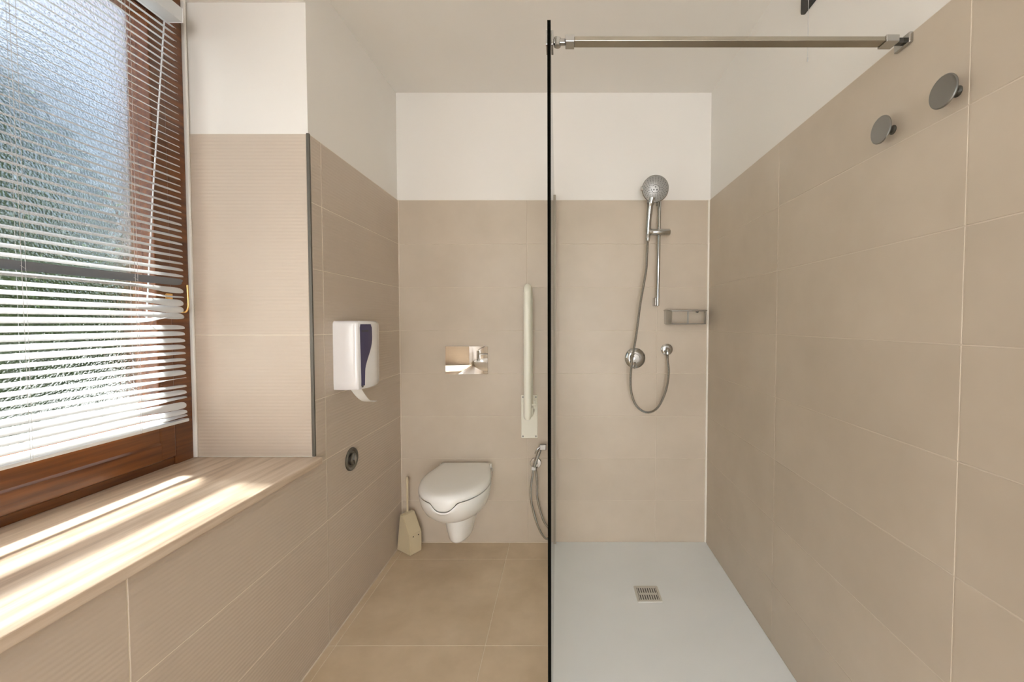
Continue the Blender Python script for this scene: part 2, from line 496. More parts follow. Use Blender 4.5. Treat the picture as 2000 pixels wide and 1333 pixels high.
# ---------------------------------------------------------------- window
win = bpy.data.objects.new('window_1', None); C.objects.link(win); win.location = (XW, (RV + RN) / 2, ZS); win['kind'] = 'structure'
YF = RV - 0.011
def wpart(name, bm, m=WOOD): return obj(name, bm, m, win)
YM = 0.64                                                         # meeting post of the two sashes
wpart('frame_post', box(XW - 0.10, XW, 1.464, YF, ZS, ZL, 0.003))
wpart('frame_post', box(XW - 0.10, XW, RN + 0.001, RN + 0.07, ZS, ZL, 0.003))
wpart('frame_post', box(XW - 0.10, XW, YM - 0.03, YM + 0.03, ZS, ZL, 0.003))
wpart('frame_rail', box(XW - 0.10, XW - 0.006, RN + 0.07, 1.464, ZS, 0.812, 0.002))
wpart('frame_rail', box(XW - 0.10, XW, RN + 0.07, 1.464, 2.42, ZL, 0.003))
def rail_profile(y0, y1):
    pr = [(-1.470, 0.816), (-1.388, 0.816), (-1.384, 0.820), (-1.384, 0.874), (-1.390, 0.881), (-1.390, 0.950), (-1.396, 0.956), (-1.420, 0.966), (-1.470, 0.966)]
    return add_prism(B(), [(x, y0, z) for x, z in pr], (0, y1 - y0, 0))
for y0, y1 in ((YM + 0.033, 1.460), (RN + 0.073, YM - 0.033)):
    wpart('sash_stile', box(-1.470, -1.388, y1 - 0.056, y1, 0.816, 2.415, 0.004))
    wpart('sash_stile', box(-1.470, -1.388, y0, y0 + 0.081, 0.816, 2.415, 0.004))
    wpart('sash_rail', rail_profile(y0 + 0.082, y1 - 0.057))
    wpart('sash_rail', box(-1.470, -1.388, y0 + 0.082, y1 - 0.057, 2.335, 2.415, 0.004))
    wpart('pane', box(-1.437, -1.433, y0 + 0.075, y1 - 0.050, 0.950, 2.345), PEBBLE)

# sill
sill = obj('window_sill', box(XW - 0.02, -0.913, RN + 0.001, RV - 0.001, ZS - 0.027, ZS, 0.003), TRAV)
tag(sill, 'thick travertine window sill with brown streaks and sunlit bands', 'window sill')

# ---------------------------------------------------------------- venetian blind
XB = -1.340; Y0B = 0.672; Y1B = 1.450
ZB0, PITCH, NS = 0.966, 0.0225, 61
blind = thing('venetian_blind', 'white aluminium venetian blind hanging in front of the wooden window', 'blind', (XB, (Y0B + Y1B) / 2, 0.945))
def slat_mesh(z, tilt, endt, endz, sag=0.0):
    """tilt in degrees: outer edge raised; endt, endz: extra tilt and drop at the far end"""
    bm = B(); rings = []
    ys = [Y0B, 0.8, 0.95, 1.15, 1.28, 1.33, 1.37, 1.40, 1.42, 1.436, 1.446, Y1B]
    for y in ys:
        e = max(0.0, min(1.0, (y - 1.28) / 0.13)); e = e * e * (3 - 2 * e)
        t = math.radians(tilt + endt * e)
        wf = 1.0 if y < 1.43 else (0.93 if y < 1.44 else (0.75 if y < 1.449 else 0.45))
        hw = 0.0125 * wf; zz = z + endz * e + sag * math.sin(PI * (y - Y0B) / (Y1B - Y0B))
        top = []; bot = []
        for k in range(6):
            s = -1 + 2 * k / 5
            u = s * hw; v = 0.0019 * (1 - s * s)
            for lst, off in ((top, 0.0), (bot, -0.0004)):
                vv = v + off
                x = XB + u * math.cos(t) + vv * math.sin(t)
                zc = zz - u * math.sin(t) + vv * math.cos(t)
                lst.append((x, y, zc))
        rings.append(top + bot[::-1])
    add_loft(bm, rings)
    return bm
for i in range(NS):
    z = ZB0 + i * PITCH
    tilt = (40 if z < 1.07 else 21 if z < 1.20 else 37 if z < 1.36 else 30 if z < 1.75 else 30 - 6 * min(1, (z - 1.75) / 0.25)) + random.uniform(-1.5, 1.5); endt = random.uniform(-3, 3); endz = random.uniform(-0.001, 0.001)
    if z < 1.13:
        endt = random.choice((-30, -5, 20, 30)) ; endz = random.uniform(-0.006, 0.004)
    if 1.30 < z < 1.43:
        endt = random.choice((28, 34, -14, 40)); endz = random.uniform(-0.008, 0.001)
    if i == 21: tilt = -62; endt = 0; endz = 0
    if i == 15: endt = -45; endz = 0.012
    if i == 16: endt = 25; endz = -0.006
    o = obj('slat', slat_mesh(z, tilt, endt, endz), SHADESLAT if i == 21 else SLAT, blind, 40)
    if i == 21: o['label'] = 'slat turned the wrong way, its shade painted in dark grey'
obj('bottom_rail', box(XB - 0.012, XB + 0.012, Y0B, Y1B, 0.946, 0.957, 0.003), SLAT, blind)
hr = obj('headrail', box(XB - 0.028, XB + 0.024, Y0B - 0.01, Y1B + 0.003, 2.338, 2.386, 0.002), SLAT, blind)
obj('end_cap', box(XB - 0.029, XB + 0.025, Y1B + 0.003, Y1B + 0.006, 2.337, 2.387, 0.001), PLASTIC, hr)
for y in (0.75, 1.018, 1.286):
    bm = B()
    for dx in (0.0118, -0.0118):
        dz = -0.008 if dx > 0 else 0.008
        add_tube(bm, [(XB + dx, y, 0.955 + dz), (XB + dx, y + 0.003, 2.34)], 0.00045, 5)
    for i in range(NS):
        z = ZB0 + i * PITCH
        add_tube(bm, [(XB + 0.0125, y + 0.001, z - 0.0085), (XB - 0.0125, y + 0.001, z + 0.0085)], 0.00045, 4)
    obj('ladder_cord', bm, CORD, blind)
    obj('lift_cord', add_tube(B(), [(XB + 0.0135, y - 0.006, 0.95), (XB + 0.0135, y - 0.012, 2.34)], 0.0005, 5), CORD, blind)
obj('tilt_wand', add_tube(B(), [(-1.366, 1.440, 2.335), (-1.366, 1.384, 1.754), (-1.366, 1.346, 1.30)], 0.0022, 8), PLASTIC, blind, 40)

# brass window handle, its grip showing past the slat ends
h = obj('handle', box(-1.389, -1.381, 1.432, 1.458, 1.33, 1.40, 0.003), BRASS, win)
h['label'] = 'small curved brass window handle'
obj('lever', add_tube(B(), spline([(-1.384, 1.445, 1.345), (-1.36, 1.446, 1.337), (-1.338, 1.4545, 1.334), (-1.328, 1.456, 1.350), (-1.326, 1.4555, 1.375), (-1.326, 1.4535, 1.43)], 6), 0.0032, 10), BRASS, h, 50)

# ---------------------------------------------------------------- shower: tray, drain, glass, bar
tray = obj('shower_tray', box(-0.047, XR - 0.0005, 0.975, D - 0.0005, -0.003, 0.004, 0.002), TRAY)
tag(tray, 'large white textured shower tray set flush in the floor', 'shower tray')
dr = thing('shower_drain', 'small square slotted drain cover in the white shower tray', 'drain', (0.407, 1.909, 0.004))
def drain_plate():
    bm = B(); w = 0.058
    add_loft(bm, [[(0.407 + x * s, 1.909 + y * s, z) for x, y in rounded_rect(2 * w, 2 * w, 0.006)] for s, z in ((1, 0.004), (1, 0.0065), (0.96, 0.008))])
    return bm
obj('cover', drain_plate(), mat('drain_plastic', (0.60, 0.59, 0.54), 0.4), dr)
for r_, (y0, y1) in enumerate(((1.865, 1.898), (1.914, 1.947))):
    for k in range(8):
        x = 0.407 - 0.0385 + k * 0.011
        obj('slot', box(x - 0.0024, x + 0.0024, y0, y1, 0.0079, 0.0084), NOZ, dr)
for s in (-1, 1): obj('rim_groove', box(0.407 + s * 0.046 - 0.001, 0.407 + s * 0.046 + 0.001, 1.862, 1.950, 0.0079, 0.0083), NOZ, dr)

# glass screen: a fixed pane, slightly out of square with the wall
gs = thing('shower_screen', 'frameless fixed glass shower screen with a black front edge', 'shower screen', (-0.04, 1.7, 0.004))
def xg(y): return -0.0475 + (D - y) * (0.0475 - 0.0315) / (D - 1.0)
def pane_bm(y0, y1, t0, t1, z0, z1):
    bm = B()
    ring = [(xg(y0) + t0, y0), (xg(y0) + t1, y0), (xg(y1) + t1, y1), (xg(y1) + t0, y1)]
    add_loft(bm, [[(x, y, z) for x, y in ring] for z in (z0, z1)])
    return bm
obj('pane', pane_bm(1.0015, D - 0.004, -0.004, 0.004, 0.006, 2.018), GLASS, gs)
obj('front_edge', pane_bm(0.9995, 1.0014, -0.0041, 0.0041, 0.006, 2.0185), GDARK, gs)
obj('wall_profile', box(-0.0565, -0.0515, D - 0.028, D - 0.0005, 0.005, 2.022), PROFILE, gs)
obj('wall_profile', box(-0.0432, -0.036, D - 0.028, D - 0.0005, 0.005, 2.022), PROFILE, gs)

YBAR = 1.032; ZBAR = 1.989
sb = thing('support_bar', 'flat metal stabilising bar from the glass edge to the right wall', 'support bar', (0.4, YBAR, ZBAR))
def barbox(x0, x1, hy, hz, bev=0.0, y=YBAR, z=ZBAR): return box(x0, x1, y - hy, y + hy, z - hz, z + hz, bev)
obj('bar', barbox(0.03, 0.800, 0.0125, 0.0055, 0.001), ALU_BAR, sb)
obj('sleeve', barbox(0.008, 0.030, 0.0155, 0.0085, 0.0015), CHROME, sb)
obj('sleeve', barbox(0.788, 0.820, 0.0155, 0.0085, 0.0015), CHROME, sb)
cl = obj('glass_clamp', box(-0.0268, -0.0215, 1.006, 1.046, 1.966, 2.000, 0.001), CHROME, sb)
obj('glass_clamp', box(-0.0395, -0.0345, 1.006, 1.046, 1.966, 2.000, 0.001), CHROME, sb)
obj('hinge', add_tube(B(), [(-0.012, YBAR, 1.978), (-0.012, YBAR, 1.998)], 0.0085, 14), CHROME, sb, 50)
obj('hinge', box(-0.0215, 0.008, YBAR - 0.006, YBAR + 0.006, 1.983, 1.994, 0.002), STEEL, sb)
obj('hinge', box(0.818, 0.838, YBAR - 0.007, YBAR + 0.007, 1.983, 1.996, 0.002), DARKMET, sb)
obj('wall_bracket', box(0.836, XR - 0.0002, YBAR - 0.024, YBAR + 0.024, 1.974, 1.999, 0.002), CHROME, sb)

# ---------------------------------------------------------------- shower fittings on the far wall
hs = thing('hand_shower_set', 'chrome hand shower with round spray head on a sliding wall rail', 'shower', (0.545, D, 1.39))
XRL, YRL = 0.545, 2.327
obj('rail', add_tube(B(), [(0.5412, YRL, 1.392), (0.5485, YRL, 1.995)], 0.0095, 16), CHROME, hs, 50)
obj('rail_bracket', box(0.523, 0.549, YRL - 0.004, D - 0.0005, 1.390, 1.440, 0.004), CHROME, hs)
obj('rail_bracket', box(0.5375, 0.5595, YRL + 0.004, D + T - 0.0005, 1.965, 2.000, 0.004), CHROME, hs)
obj('slider', add_tube(B(), [(0.4795, 2.315, 1.804), (0.483, 2.315, 1.804), (0.601, 2.315, 1.804), (0.605, 2.315, 1.804)], [0.015, 0.0185, 0.0185, 0.015], 18), CHROME, hs, 50)
HC = Vector((0.5086, 2.262, 2.027)); HA = Vector((-0.10, -1.0, -0.22)).normalized()
hd = obj('spray_head', add_lathe(B(), [(0.0, -0.034), (0.022, -0.033), (0.045, -0.026), (0.064, -0.014), (0.0715, -0.004), (0.0725, 0.0), (0.070, 0.004), (0.066, 0.0055)], HC, HA, 40), CHROME, hs, 40)
obj('spray_face', add_lathe(B(), [(0.0685, 0.004), (0.0685, 0.0058), (0.067, 0.0066), (0.0, 0.0072)], HC, HA, 40), HEADFACE, hd, 30)
ax_a = HA.cross(Vector((0, 0, 1))).normalized(); ax_b = HA.cross(ax_a)
def on_face(r, a, d): return HC + HA * d + (ax_a * math.cos(a) + ax_b * math.sin(a)) * r
bm = B()
for r, n in ((0.061, 24), (0.053, 22), (0.045, 20), (0.037, 18), (0.030, 14)):
    for k in range(n):
        a = 2 * PI * (k + (0.5 if n % 4 else 0)) / n
        add_lathe(bm, [(0.0022, 0), (0.0019, 0.0018)], on_face(r, a, 0.0062), HA, 6)
obj('spray_nozzles', bm, NOZ, hd, kind='stuff')
bm = B()
for k in range(3):
    a = 2 * PI * k / 3 + 0.5
    add_lathe(bm, [(0.0042, 0), (0.0036, 0.0016)], on_face(0.0095, a, 0.0066), HA, 8)
add_tube(bm, [on_face(0.0215, 2 * PI * k / 24, 0.0070) for k in range(22)], 0.0012, 5)
obj('centre_jets', bm, NOZ, hd, kind='stuff')
obj('selector', box(0.430, 0.447, 2.262, 2.275, 2.018, 2.042, 0.004), CHROME, hd)
obj('handle', add_tube(B(), spline([(0.4955, 2.285, 1.985), (0.488, 2.290, 1.945), (0.485, 2.302, 1.90), (0.483, 2.310, 1.85), (0.481, 2.314, 1.79), (0.4795, 2.312, 1.752)], 5),
    [0.024] * 2 + [0.021] * 3 + [0.0165] * 6 + [0.015] * 8 + [0.0135] * 5 + [0.011] * 2, 16), CHROME, hs, 50)

def hose(path, r, amp, pitch=0.0035):
    pts = resample(spline(path, 14), pitch / 2)
    return add_tube(B(), pts, [r + (amp if i % 2 else -amp) for i in range(len(pts))], 9)
hz = tag(obj('shower_hose', hose([(0.479, 2.3118, 1.7495), (0.4735, 2.305, 1.65), (0.468, 2.302, 1.58), (0.4395, 2.30, 1.413), (0.417, 2.296, 1.24), (0.398, 2.290, 1.125), (0.3845, 2.292, 1.01), (0.389, 2.298, 0.908), (0.419, 2.30, 0.827), (0.4775, 2.30, 0.789), (0.538, 2.30, 0.815), (0.5836, 2.30, 0.908), (0.600, 2.30, 1.01), (0.596, 2.308, 1.085), (0.5955, 2.312, 1.116)], 0.0068, 0.0006), CHROME, None, 60),
    'long silver shower hose looping below the hand shower', 'shower hose')

mx = thing('shower_mixer', 'round chrome shower mixer valve with small lever, behind the hose', 'mixer tap', (0.423, D, 1.09))
obj('wall_plate', add_lathe(B(), [(0.0595, 0.0), (0.0595, 0.006), (0.055, 0.011), (0.034, 0.016), (0.0, 0.017)], (0.423, D - 0.0002, 1.090), (0, -1, 0), 40), CHROME, mx, 35)
kn = obj('knob', add_lathe(B(), [(0.028, 0.0), (0.028, 0.040), (0.025, 0.046), (0.0, 0.048)], (0.4155, D - 0.012, 1.092), (0, -1, 0), 28), CHROME, mx, 35)
obj('lever', add_tube(B(), [(0.414, D - 0.045, 1.075), (0.409, D - 0.078, 1.052), (0.404, D - 0.088, 1.040)], [0.007, 0.006, 0.005], 10), CHROME, kn, 50)

ow = thing('hose_outlet', 'chrome round wall elbow where the shower hose connects', 'wall outlet', (0.607, D, 1.14))
obj('rosette', add_lathe(B(), [(0.0335, 0.0), (0.0335, 0.006), (0.028, 0.010), (0.018, 0.012), (0.0, 0.012)], (0.607, D - 0.0002, 1.1405), (0, -1, 0), 32), CHROME, ow, 35)
obj('elbow', add_tube(B(), spline([(0.606, D - 0.005, 1.1405), (0.601, D - 0.040, 1.1405), (0.597, D - 0.060, 1.134), (0.5955, D - 0.064, 1.116)], 6), 0.0145, 14), CHROME, ow, 50)

bk = thing('soap_basket', 'small chrome wire soap basket in the shower corner', 'basket', (0.70, D, 1.29))
bx0, bx1, byf, bzt, bzb = 0.588, 0.818, 2.275, 1.366, 1.289
rim = [(bx0, D - 0.012, bzt), (bx0, byf + 0.045, bzt), (bx0 + 0.02, byf, bzt - 0.004), (bx1 - 0.02, byf, bzt - 0.004), (bx1, byf + 0.045, bzt), (bx1, D - 0.012, bzt), (bx0, D - 0.012, bzt)]
obj('top_rim', add_tube(B(), rim, 0.0042, 8), CHROME, bk, 50)
low = [(x * 0.92 + 0.703 * 0.08, y, bzb) for x, y, z in rim]
obj('bottom_rim', add_tube(B(), low, 0.0028, 8), STEEL, bk, 50)
for t in (0.22, 0.5, 0.78):
    y = byf + (D - 0.012 - byf) * t
    obj('floor_wire', add_tube(B(), [(bx0 + 0.012, y, bzb), (bx1 - 0.012, y, bzb)], 0.0016, 6), STEEL, bk)
for x in (0.695, 0.7015):
    obj('upright_wire', add_tube(B(), [(x, byf, bzt - 0.004), (x, byf + 0.001, bzb)], 0.0019, 6), STEEL, bk)
for xs_, s in ((bx0, 1), (bx1, -1)):
    obj('side_strip', box(min(xs_, xs_ + s * 0.002), max(xs_, xs_ + s * 0.002), byf + 0.045, D - 0.012, bzb, bzt, 0.0004), CHROME, bk)
    bm = B(); add_prism(bm, [(xs_, byf + 0.045, bzb), (xs_ + s * 0.020, byf, bzb), (xs_ + s * 0.020, byf, bzt - 0.004), (xs_, byf + 0.045, bzt)], (s * 0.0015, 0.0008, 0)); obj('side_strip', bm, CHROME, bk)
for x in (0.625, 0.778): obj('wall_mount', add_tube(B(), [(x, D - 0.0002, bzt - 0.004), (x, D - 0.016, bzt - 0.004)], 0.009, 12), CHROME, bk, 50)

# ---------------------------------------------------------------- coat hooks on the right wall
def hook(label, y, z):
    t = thing('robe_hook', label, 'hook', (XR, y, z), 'round metal robe hooks on the right wall')
    obj('disc', add_lathe(B(), [(0.0, 0.0), (0.032, 0.0005), (0.034, 0.0018), (0.034, 0.0035), (0.033, 0.0045), (0.0, 0.0045)], (XR - 0.034, y, z), (1, 0, 0), 40), HOOKM, t, 30)
    obj('stem', add_lathe(B(), [(0.0085, 0.0), (0.0085, 0.026), (0.0115, 0.0295), (0.0115, 0.0310)], (XR - 0.0312, y, z), (1, 0, 0), 20), DARKMET, t, 35)
hook('larger looking round steel robe hook, nearest the camera and higher in view', 0.892, 1.7915)
hook('smaller looking round steel robe hook, the one further along the wall', 1.0635, 1.790)

# black unit high on the right wall, its pull cord
vt = obj('wall_vent', add_prism(B(), [(XR + T - 0.0005, 1.374 + a, 2.483 + b) for a, b in rounded_rect(0.225, 0.205, 0.014)], (-0.009, 0, 0)), BLACK)
tag(vt, 'black wall unit with rounded corner, cut off at the top of the picture', 'wall unit')
pc = thing('pull_cord', 'thin alarm pull cord hanging down beside the black wall unit', 'cord', (0.83, 1.415, 2.17))
obj('cord', add_tube(B(), [(0.826, 1.409, 2.60), (0.8265, 1.409, 2.19)], 0.0009, 6), CORD, pc)
obj('cord_end', add_lathe(B(), [(0.0012, 0), (0.0022, 0.004), (0.0022, 0.012), (0.001, 0.016)], (0.8265, 1.409, 2.176), (0, 0, 1), 8), CORD, pc)
obj('cord_anchor', add_lathe(B(), [(0.014, 0), (0.014, 0.006), (0.008, 0.0105)], (0.826, 1.409, 2.5995), (0, 0, 1), 16), PLASTIC, pc)

# ---------------------------------------------------------------- toilet
XT = -0.556
to = thing('wall_toilet', 'white wall-hung ceramic toilet with the lid down', 'toilet', (XT, D, 0.12))
def d_ring(z, w, p, wb=None, yb=0.0, y0=None, n=72, sq=1.0, lift=None, bump=0.0):
    """D-shaped outline: flat at the wall, elliptical nose; w half width, p reach from the wall"""
    wb = w if wb is None else wb; y0 = p * 0.5 if y0 is None else y0
    pts = []
    for k in range(5): 
        t = k / 5; s = t * t * (3 - 2 * t)
        pts.append((-(wb + (w - wb) * s), yb + (y0 - yb) * t))
    for k in range(n + 1):
        a = PI * k / n
        cx, cy = -math.cos(a), math.sin(a)
        ex = math.copysign(abs(cx) ** sq, cx); ey = abs(cy) ** sq
        pts.append((w * ex, y0 + (p - y0) * ey))
    for k in range(4, -1, -1):
        t = k / 5; s = t * t * (3 - 2 * t)
        pts.append((wb + (w - wb) * s, yb + (y0 - yb) * t))
    out = []
    for x, y in pts:
        dz = 0.0
        if bump:
            if y > y0 + (p - y0) * 0.4:
                q = abs(x) / 0.066
                dz = -bump * (max(0.0, 1 - min(1.0, q) ** 2.6) ** 1.25)
        out.append((XT + x, D - y, z + dz))
    return out
bowl = [d_ring(0.446, 0.176, 0.497, 0.150, bump=0.037), d_ring(0.436, 0.178, 0.499, 0.152, bump=0.033), d_ring(0.412, 0.176, 0.494, 0.150, bump=0.012), d_ring(0.385, 0.171, 0.482, 0.143),
        d_ring(0.352, 0.160, 0.456, 0.132), d_ring(0.322, 0.142, 0.418, 0.118), d_ring(0.300, 0.120, 0.372, 0.106), d_ring(0.287, 0.100, 0.325, 0.096), d_ring(0.278, 0.088, 0.290, 0.090)]
bm = B(); add_loft(bm, bowl); obj('bowl', bm, CERAMIC, to, 50)
tr = [d_ring(0.290, 0.080, 0.312, 0.086), d_ring(0.262, 0.078, 0.308, 0.084), d_ring(0.230, 0.075, 0.303, 0.078), d_ring(0.200, 0.071, 0.295, 0.068), d_ring(0.175, 0.066, 0.285, 0.056), d_ring(0.155, 0.064, 0.279, 0.048), d_ring(0.142, 0.059, 0.268, 0.038), d_ring(0.133, 0.049, 0.252, 0.028), d_ring(0.128, 0.033, 0.230, 0.018)]
bm = B(); add_loft(bm, tr); obj('trap_cover', bm, CERAMIC, to, 50)
bm = B(); add_loft(bm, [d_ring(0.4462, 0.170, 0.488, 0.140, bump=0.037), d_ring(0.4515, 0.170, 0.488, 0.140, bump=0.036)]); obj('seat_gap', bm, RUBBER, to)
lid = [d_ring(0.4518, 0.177, 0.498, 0.142, 0.03, bump=0.036), d_ring(0.4565, 0.180, 0.502, 0.144, 0.028, bump=0.032), d_ring(0.468, 0.179, 0.500, 0.144, 0.028, bump=0.008), d_ring(0.479, 0.176, 0.493, 0.142, 0.03),
       d_ring(0.486, 0.169, 0.482, 0.138, 0.033), d_ring(0.490, 0.158, 0.464, 0.130, 0.04), d_ring(0.492, 0.135, 0.43, 0.112, 0.06), d_ring(0.4935, 0.08, 0.34, 0.066, 0.12)]
bm = B(); add_loft(bm, lid); obj('lid', bm, SEAT, to, 50)
for s in (-1, 1): obj('hinge', add_tube(B(), [(XT + s * 0.148, D - 0.035, 0.468), (XT + s * 0.06, D - 0.035, 0.468)], 0.013, 12), SEAT, to, 50)

# flush plate (a hair out of square with the wall)
fp = thing('flush_plate', 'mirror-polished flush plate on the wall above the toilet', 'flush plate', (-0.5535, D, 1.078))
bm = B()
a = math.radians(2.0)
def fpt(u, v, d): return (-0.5535 + u * math.cos(a) + d * math.sin(a), D - 0.0050 - d * math.cos(a) + u * math.sin(a), 1.078 + v)
add_loft(bm, [[fpt(u, v, d) for u, v in rounded_rect(0.245 * s, 0.163 * s2, 0.003, 3)] for s, s2, d in ((1, 1, 0), (1, 1, 0.0035), (0.992, 0.988, 0.0045))])
obj('plate', bm, MIRROR, fp)
obj('mounting_frame', box(-0.668, -0.439, D - 0.0042, D - 0.0003, 1.004, 1.152), DARKMET, fp)

# ---------------------------------------------------------------- folded grab rail
gr = thing('grab_rail', 'cream fold-up grab rail standing upright beside the toilet', 'grab rail', (-0.191, D, 0.62))
wp = obj('wall_plate', box(-0.239, -0.1435, D - 0.006, D - 0.0003, 0.6215, 0.875, 0.003), CREAM, gr)
for sx in (-0.229, -0.1535):
    for sz in (0.633, 0.863): obj('screw', add_lathe(B(), [(0.005, 0), (0.005, 0.0015), (0.002, 0.003)], (sx, D - 0.006, sz), (0, -1, 0), 12), STEEL, wp)
XG = -0.1875
path = [(XG, 2.205, 0.785), (XG, 2.205, 1.40)]
for k in range(1, 10):
    t = PI * k / 9; path.append((XG, 2.2625 - 0.0575 * math.cos(t), 1.433 + 0.0575 * math.sin(t)))
path += [(XG, 2.320, 1.40), (XG, 2.320, 0.80)]
rs = [0.021] * len(path)
obj('rail_tube', add_tube(B(), path, rs, 18), CREAM, gr, 50)
obj('end_dome', add_lathe(B(), [(0.021, 0.0), (0.0195, 0.008), (0.014, 0.014), (0.0, 0.017)], (XG, 2.205, 0.786), (0, 0, -1), 18), CREAM, gr, 50)
obj('hinge_block', box(XG - 0.026, XG + 0.026, 2.24, D - 0.004, 0.775, 0.83, 0.006), CREAM, gr)
obj('hinge_arm', box(XG - 0.012, XG + 0.012, 2.19, 2.33, 0.80, 0.826, 0.004), CREAM, gr)
kb = obj('locking_pin', add_tube(B(), [(XG + 0.02, 2.25, 0.842), (XG + 0.045, 2.25, 0.842)], [0.006, 0.009], 12), CREAM, gr, 50)
obj('locking_pin', add_tube(B(), [(XG + 0.033, 2.25, 0.822), (XG + 0.033, 2.25, 0.868)], 0.0055, 10), CREAM, gr, 50)

# ---------------------------------------------------------------- bidet spray
bs = thing('bidet_sprayer', 'chrome bidet spray with hose hanging beside the glass screen', 'bidet spray', (-0.15, D, 0.47))
obj('rosette', add_lathe(B(), [(0.033, 0), (0.033, 0.005), (0.030, 0.009), (0.0, 0.010)], (-0.1545, D - 0.0002, 0.475), (0, -1, 0), 32), CHROME, bs, 35)
obj('valve', add_tube(B(), [(-0.1545, D - 0.005, 0.475), (-0.1545, D - 0.04, 0.475)], 0.012, 14), CHROME, bs, 50)
obj('handle', add_tube(B(), [(-0.121, 2.318, 0.588), (-0.126, 2.318, 0.572), (-0.148, 2.320, 0.512), (-0.162, 2.320, 0.470)], [0.012, 0.0105, 0.0105, 0.010], 14), CHROME, bs, 50)
obj('spray_nozzle', box(-0.128, -0.091, 2.303, 2.333, 0.570, 0.601, 0.004), STEEL, bs)
obj('trigger', add_tube(B(), spline([(-0.127, 2.308, 0.590), (-0.145, 2.304, 0.572), (-0.155, 2.304, 0.553)], 5), 0.0035, 8), CHROME, bs, 50)
obj('hose_nut', add_lathe(B(), [(0.010, 0), (0.013, 0.002), (0.013, 0.016), (0.010, 0.018)], (-0.1625, 2.320, 0.470), (-0.1, 0, -1), 6), PLASTIC, bs)
obj('hose', hose([(-0.164, 2.320, 0.454), (-0.1785, 2.316, 0.363), (-0.179, 2.312, 0.289), (-0.164, 2.31, 0.2147), (-0.139, 2.31, 0.131), (-0.108, 2.31, 0.072), (-0.085, 2.312, 0.056), (-0.070, 2.32, 0.075), (-0.078, 2.326, 0.11), (-0.112, 2.326, 0.165), (-0.143, 2.332, 0.28), (-0.146, 2.336, 0.363), (-0.150, 2.338, 0.43), (-0.1545, 2.338, 0.466)], 0.0062, 0.0005), CHROME, bs, 60)

# ---------------------------------------------------------------- brush holder
br = thing('toilet_brush', 'ivory plastic toilet brush holder with slanted top and two holes', 'toilet brush', (-0.87, 2.29, 0.0))
F = Vector((-0.8425, 2.2285, 0.0015)); U = Vector((0.58, 0.81, 0)).normalized(); V = Vector((-0.70, 0.72, 0)).normalized()
U = (Vector((-0.799, 2.294, 0)) - Vector((-0.8425, 2.2285, 0))).normalized(); V = Vector((-U.y, U.x, 0))
WD = 0.078
prof = [(0.0, 0.0), (0.0, 0.112), (0.062, 0.212), (0.088, 0.212), (0.120, 0.0)]
bm = add_prism(B(), [F + V * v + Vector((0, 0, z)) for v, z in prof], U * WD)
bmesh.ops.bevel(bm, geom=bm.edges[:], offset=0.003, segments=2, affect='EDGES')
hb = obj('holder', bm, IVORY, br)
for u, z in ((0.022, 0.100), (0.056, 0.098)):
    obj('hole', add_lathe(B(), [(0.0036, 0), (0.0030, 0.0006)], F + U * u + Vector((0, 0, z)) - V * 0.0002, -V, 12), RUBBER, hb)
hp = F + V * 0.075 + U * 0.040
obj('collar', add_lathe(B(), [(0.018, 0), (0.018, 0.004), (0.010, 0.007)], hp + Vector((0, 0, 0.2125)), (0, 0, 1), 18), IVORY, br, 40)
obj('brush_handle', add_tube(B(), [hp + Vector((0, 0, z)) for z in (0.214, 0.30, 0.37, 0.395, 0.412, 0.419)], [0.0055, 0.0055, 0.0065, 0.008, 0.0065, 0.003], 12), IVORY, br, 50)

# ---------------------------------------------------------------- paper dispenser on the left wall
dp = thing('paper_dispenser', 'white paper dispenser with dark violet curved panel on the left wall', 'dispenser', (XL, 1.80, 1.02))
def disp_ring(z, inset=0.0, top=0.0):
    y0, y1 = 1.682, 1.930
    pts = [(XL + 0.0003, y0 + inset)]
    n = 22
    d1 = 0.103; d2 = 0.122
    pts.append((XL + 0.05, y0 - 0.003 + inset)); 
    for k in range(7):
        a = PI / 2 * k / 6
        pts.append((XL + d1 - 0.018 + 0.018 * math.sin(a) - inset, y0 + 0.010 - 0.012 * math.cos(a) + inset))
    for k in range(1, n):
        t = k / n
        pts.append((XL + d1 + (d2 - d1) * math.sin(PI * min(1, t * 1.05)) - 0.02 * t * t - inset, y0 + 0.010 + (y1 - 0.012 - y0 - 0.010) * t))
    for k in range(6):
        a = PI / 2 * k / 5
        pts.append((XL + d1 - 0.038 + 0.018 * math.cos(a) - inset, y1 - 0.012 + 0.012 * math.sin(a) - inset))
    pts.append((XL + 0.0003, y1 - inset))
    return [(x, y, z) for x, y in pts]
ZD0, ZD1 = 1.018, 1.303
rings = [disp_ring(ZD0 + 0.002, 0.010), disp_ring(ZD0, 0.004), disp_ring(ZD0 + 0.004, 0.001), disp_ring(ZD0 + 0.03, 0), disp_ring(ZD1 - 0.03, 0), disp_ring(ZD1 - 0.012, 0.0005), disp_ring(ZD1 - 0.004, 0.004), disp_ring(ZD1, 0.010), disp_ring(ZD1 + 0.001, 0.016)]
bm = B(); add_loft(bm, rings); obj('cover', bm, PLASTIC, dp, 45)
def front_x(y):
    y0, y1 = 1.682, 1.930
    t = (y - (y0 + 0.010)) / (y1 - 0.012 - y0 - 0.010); t = max(0, min(1, t))
    return XL + 0.103 + 0.019 * math.sin(PI * min(1, t * 1.05)) - 0.02 * t * t
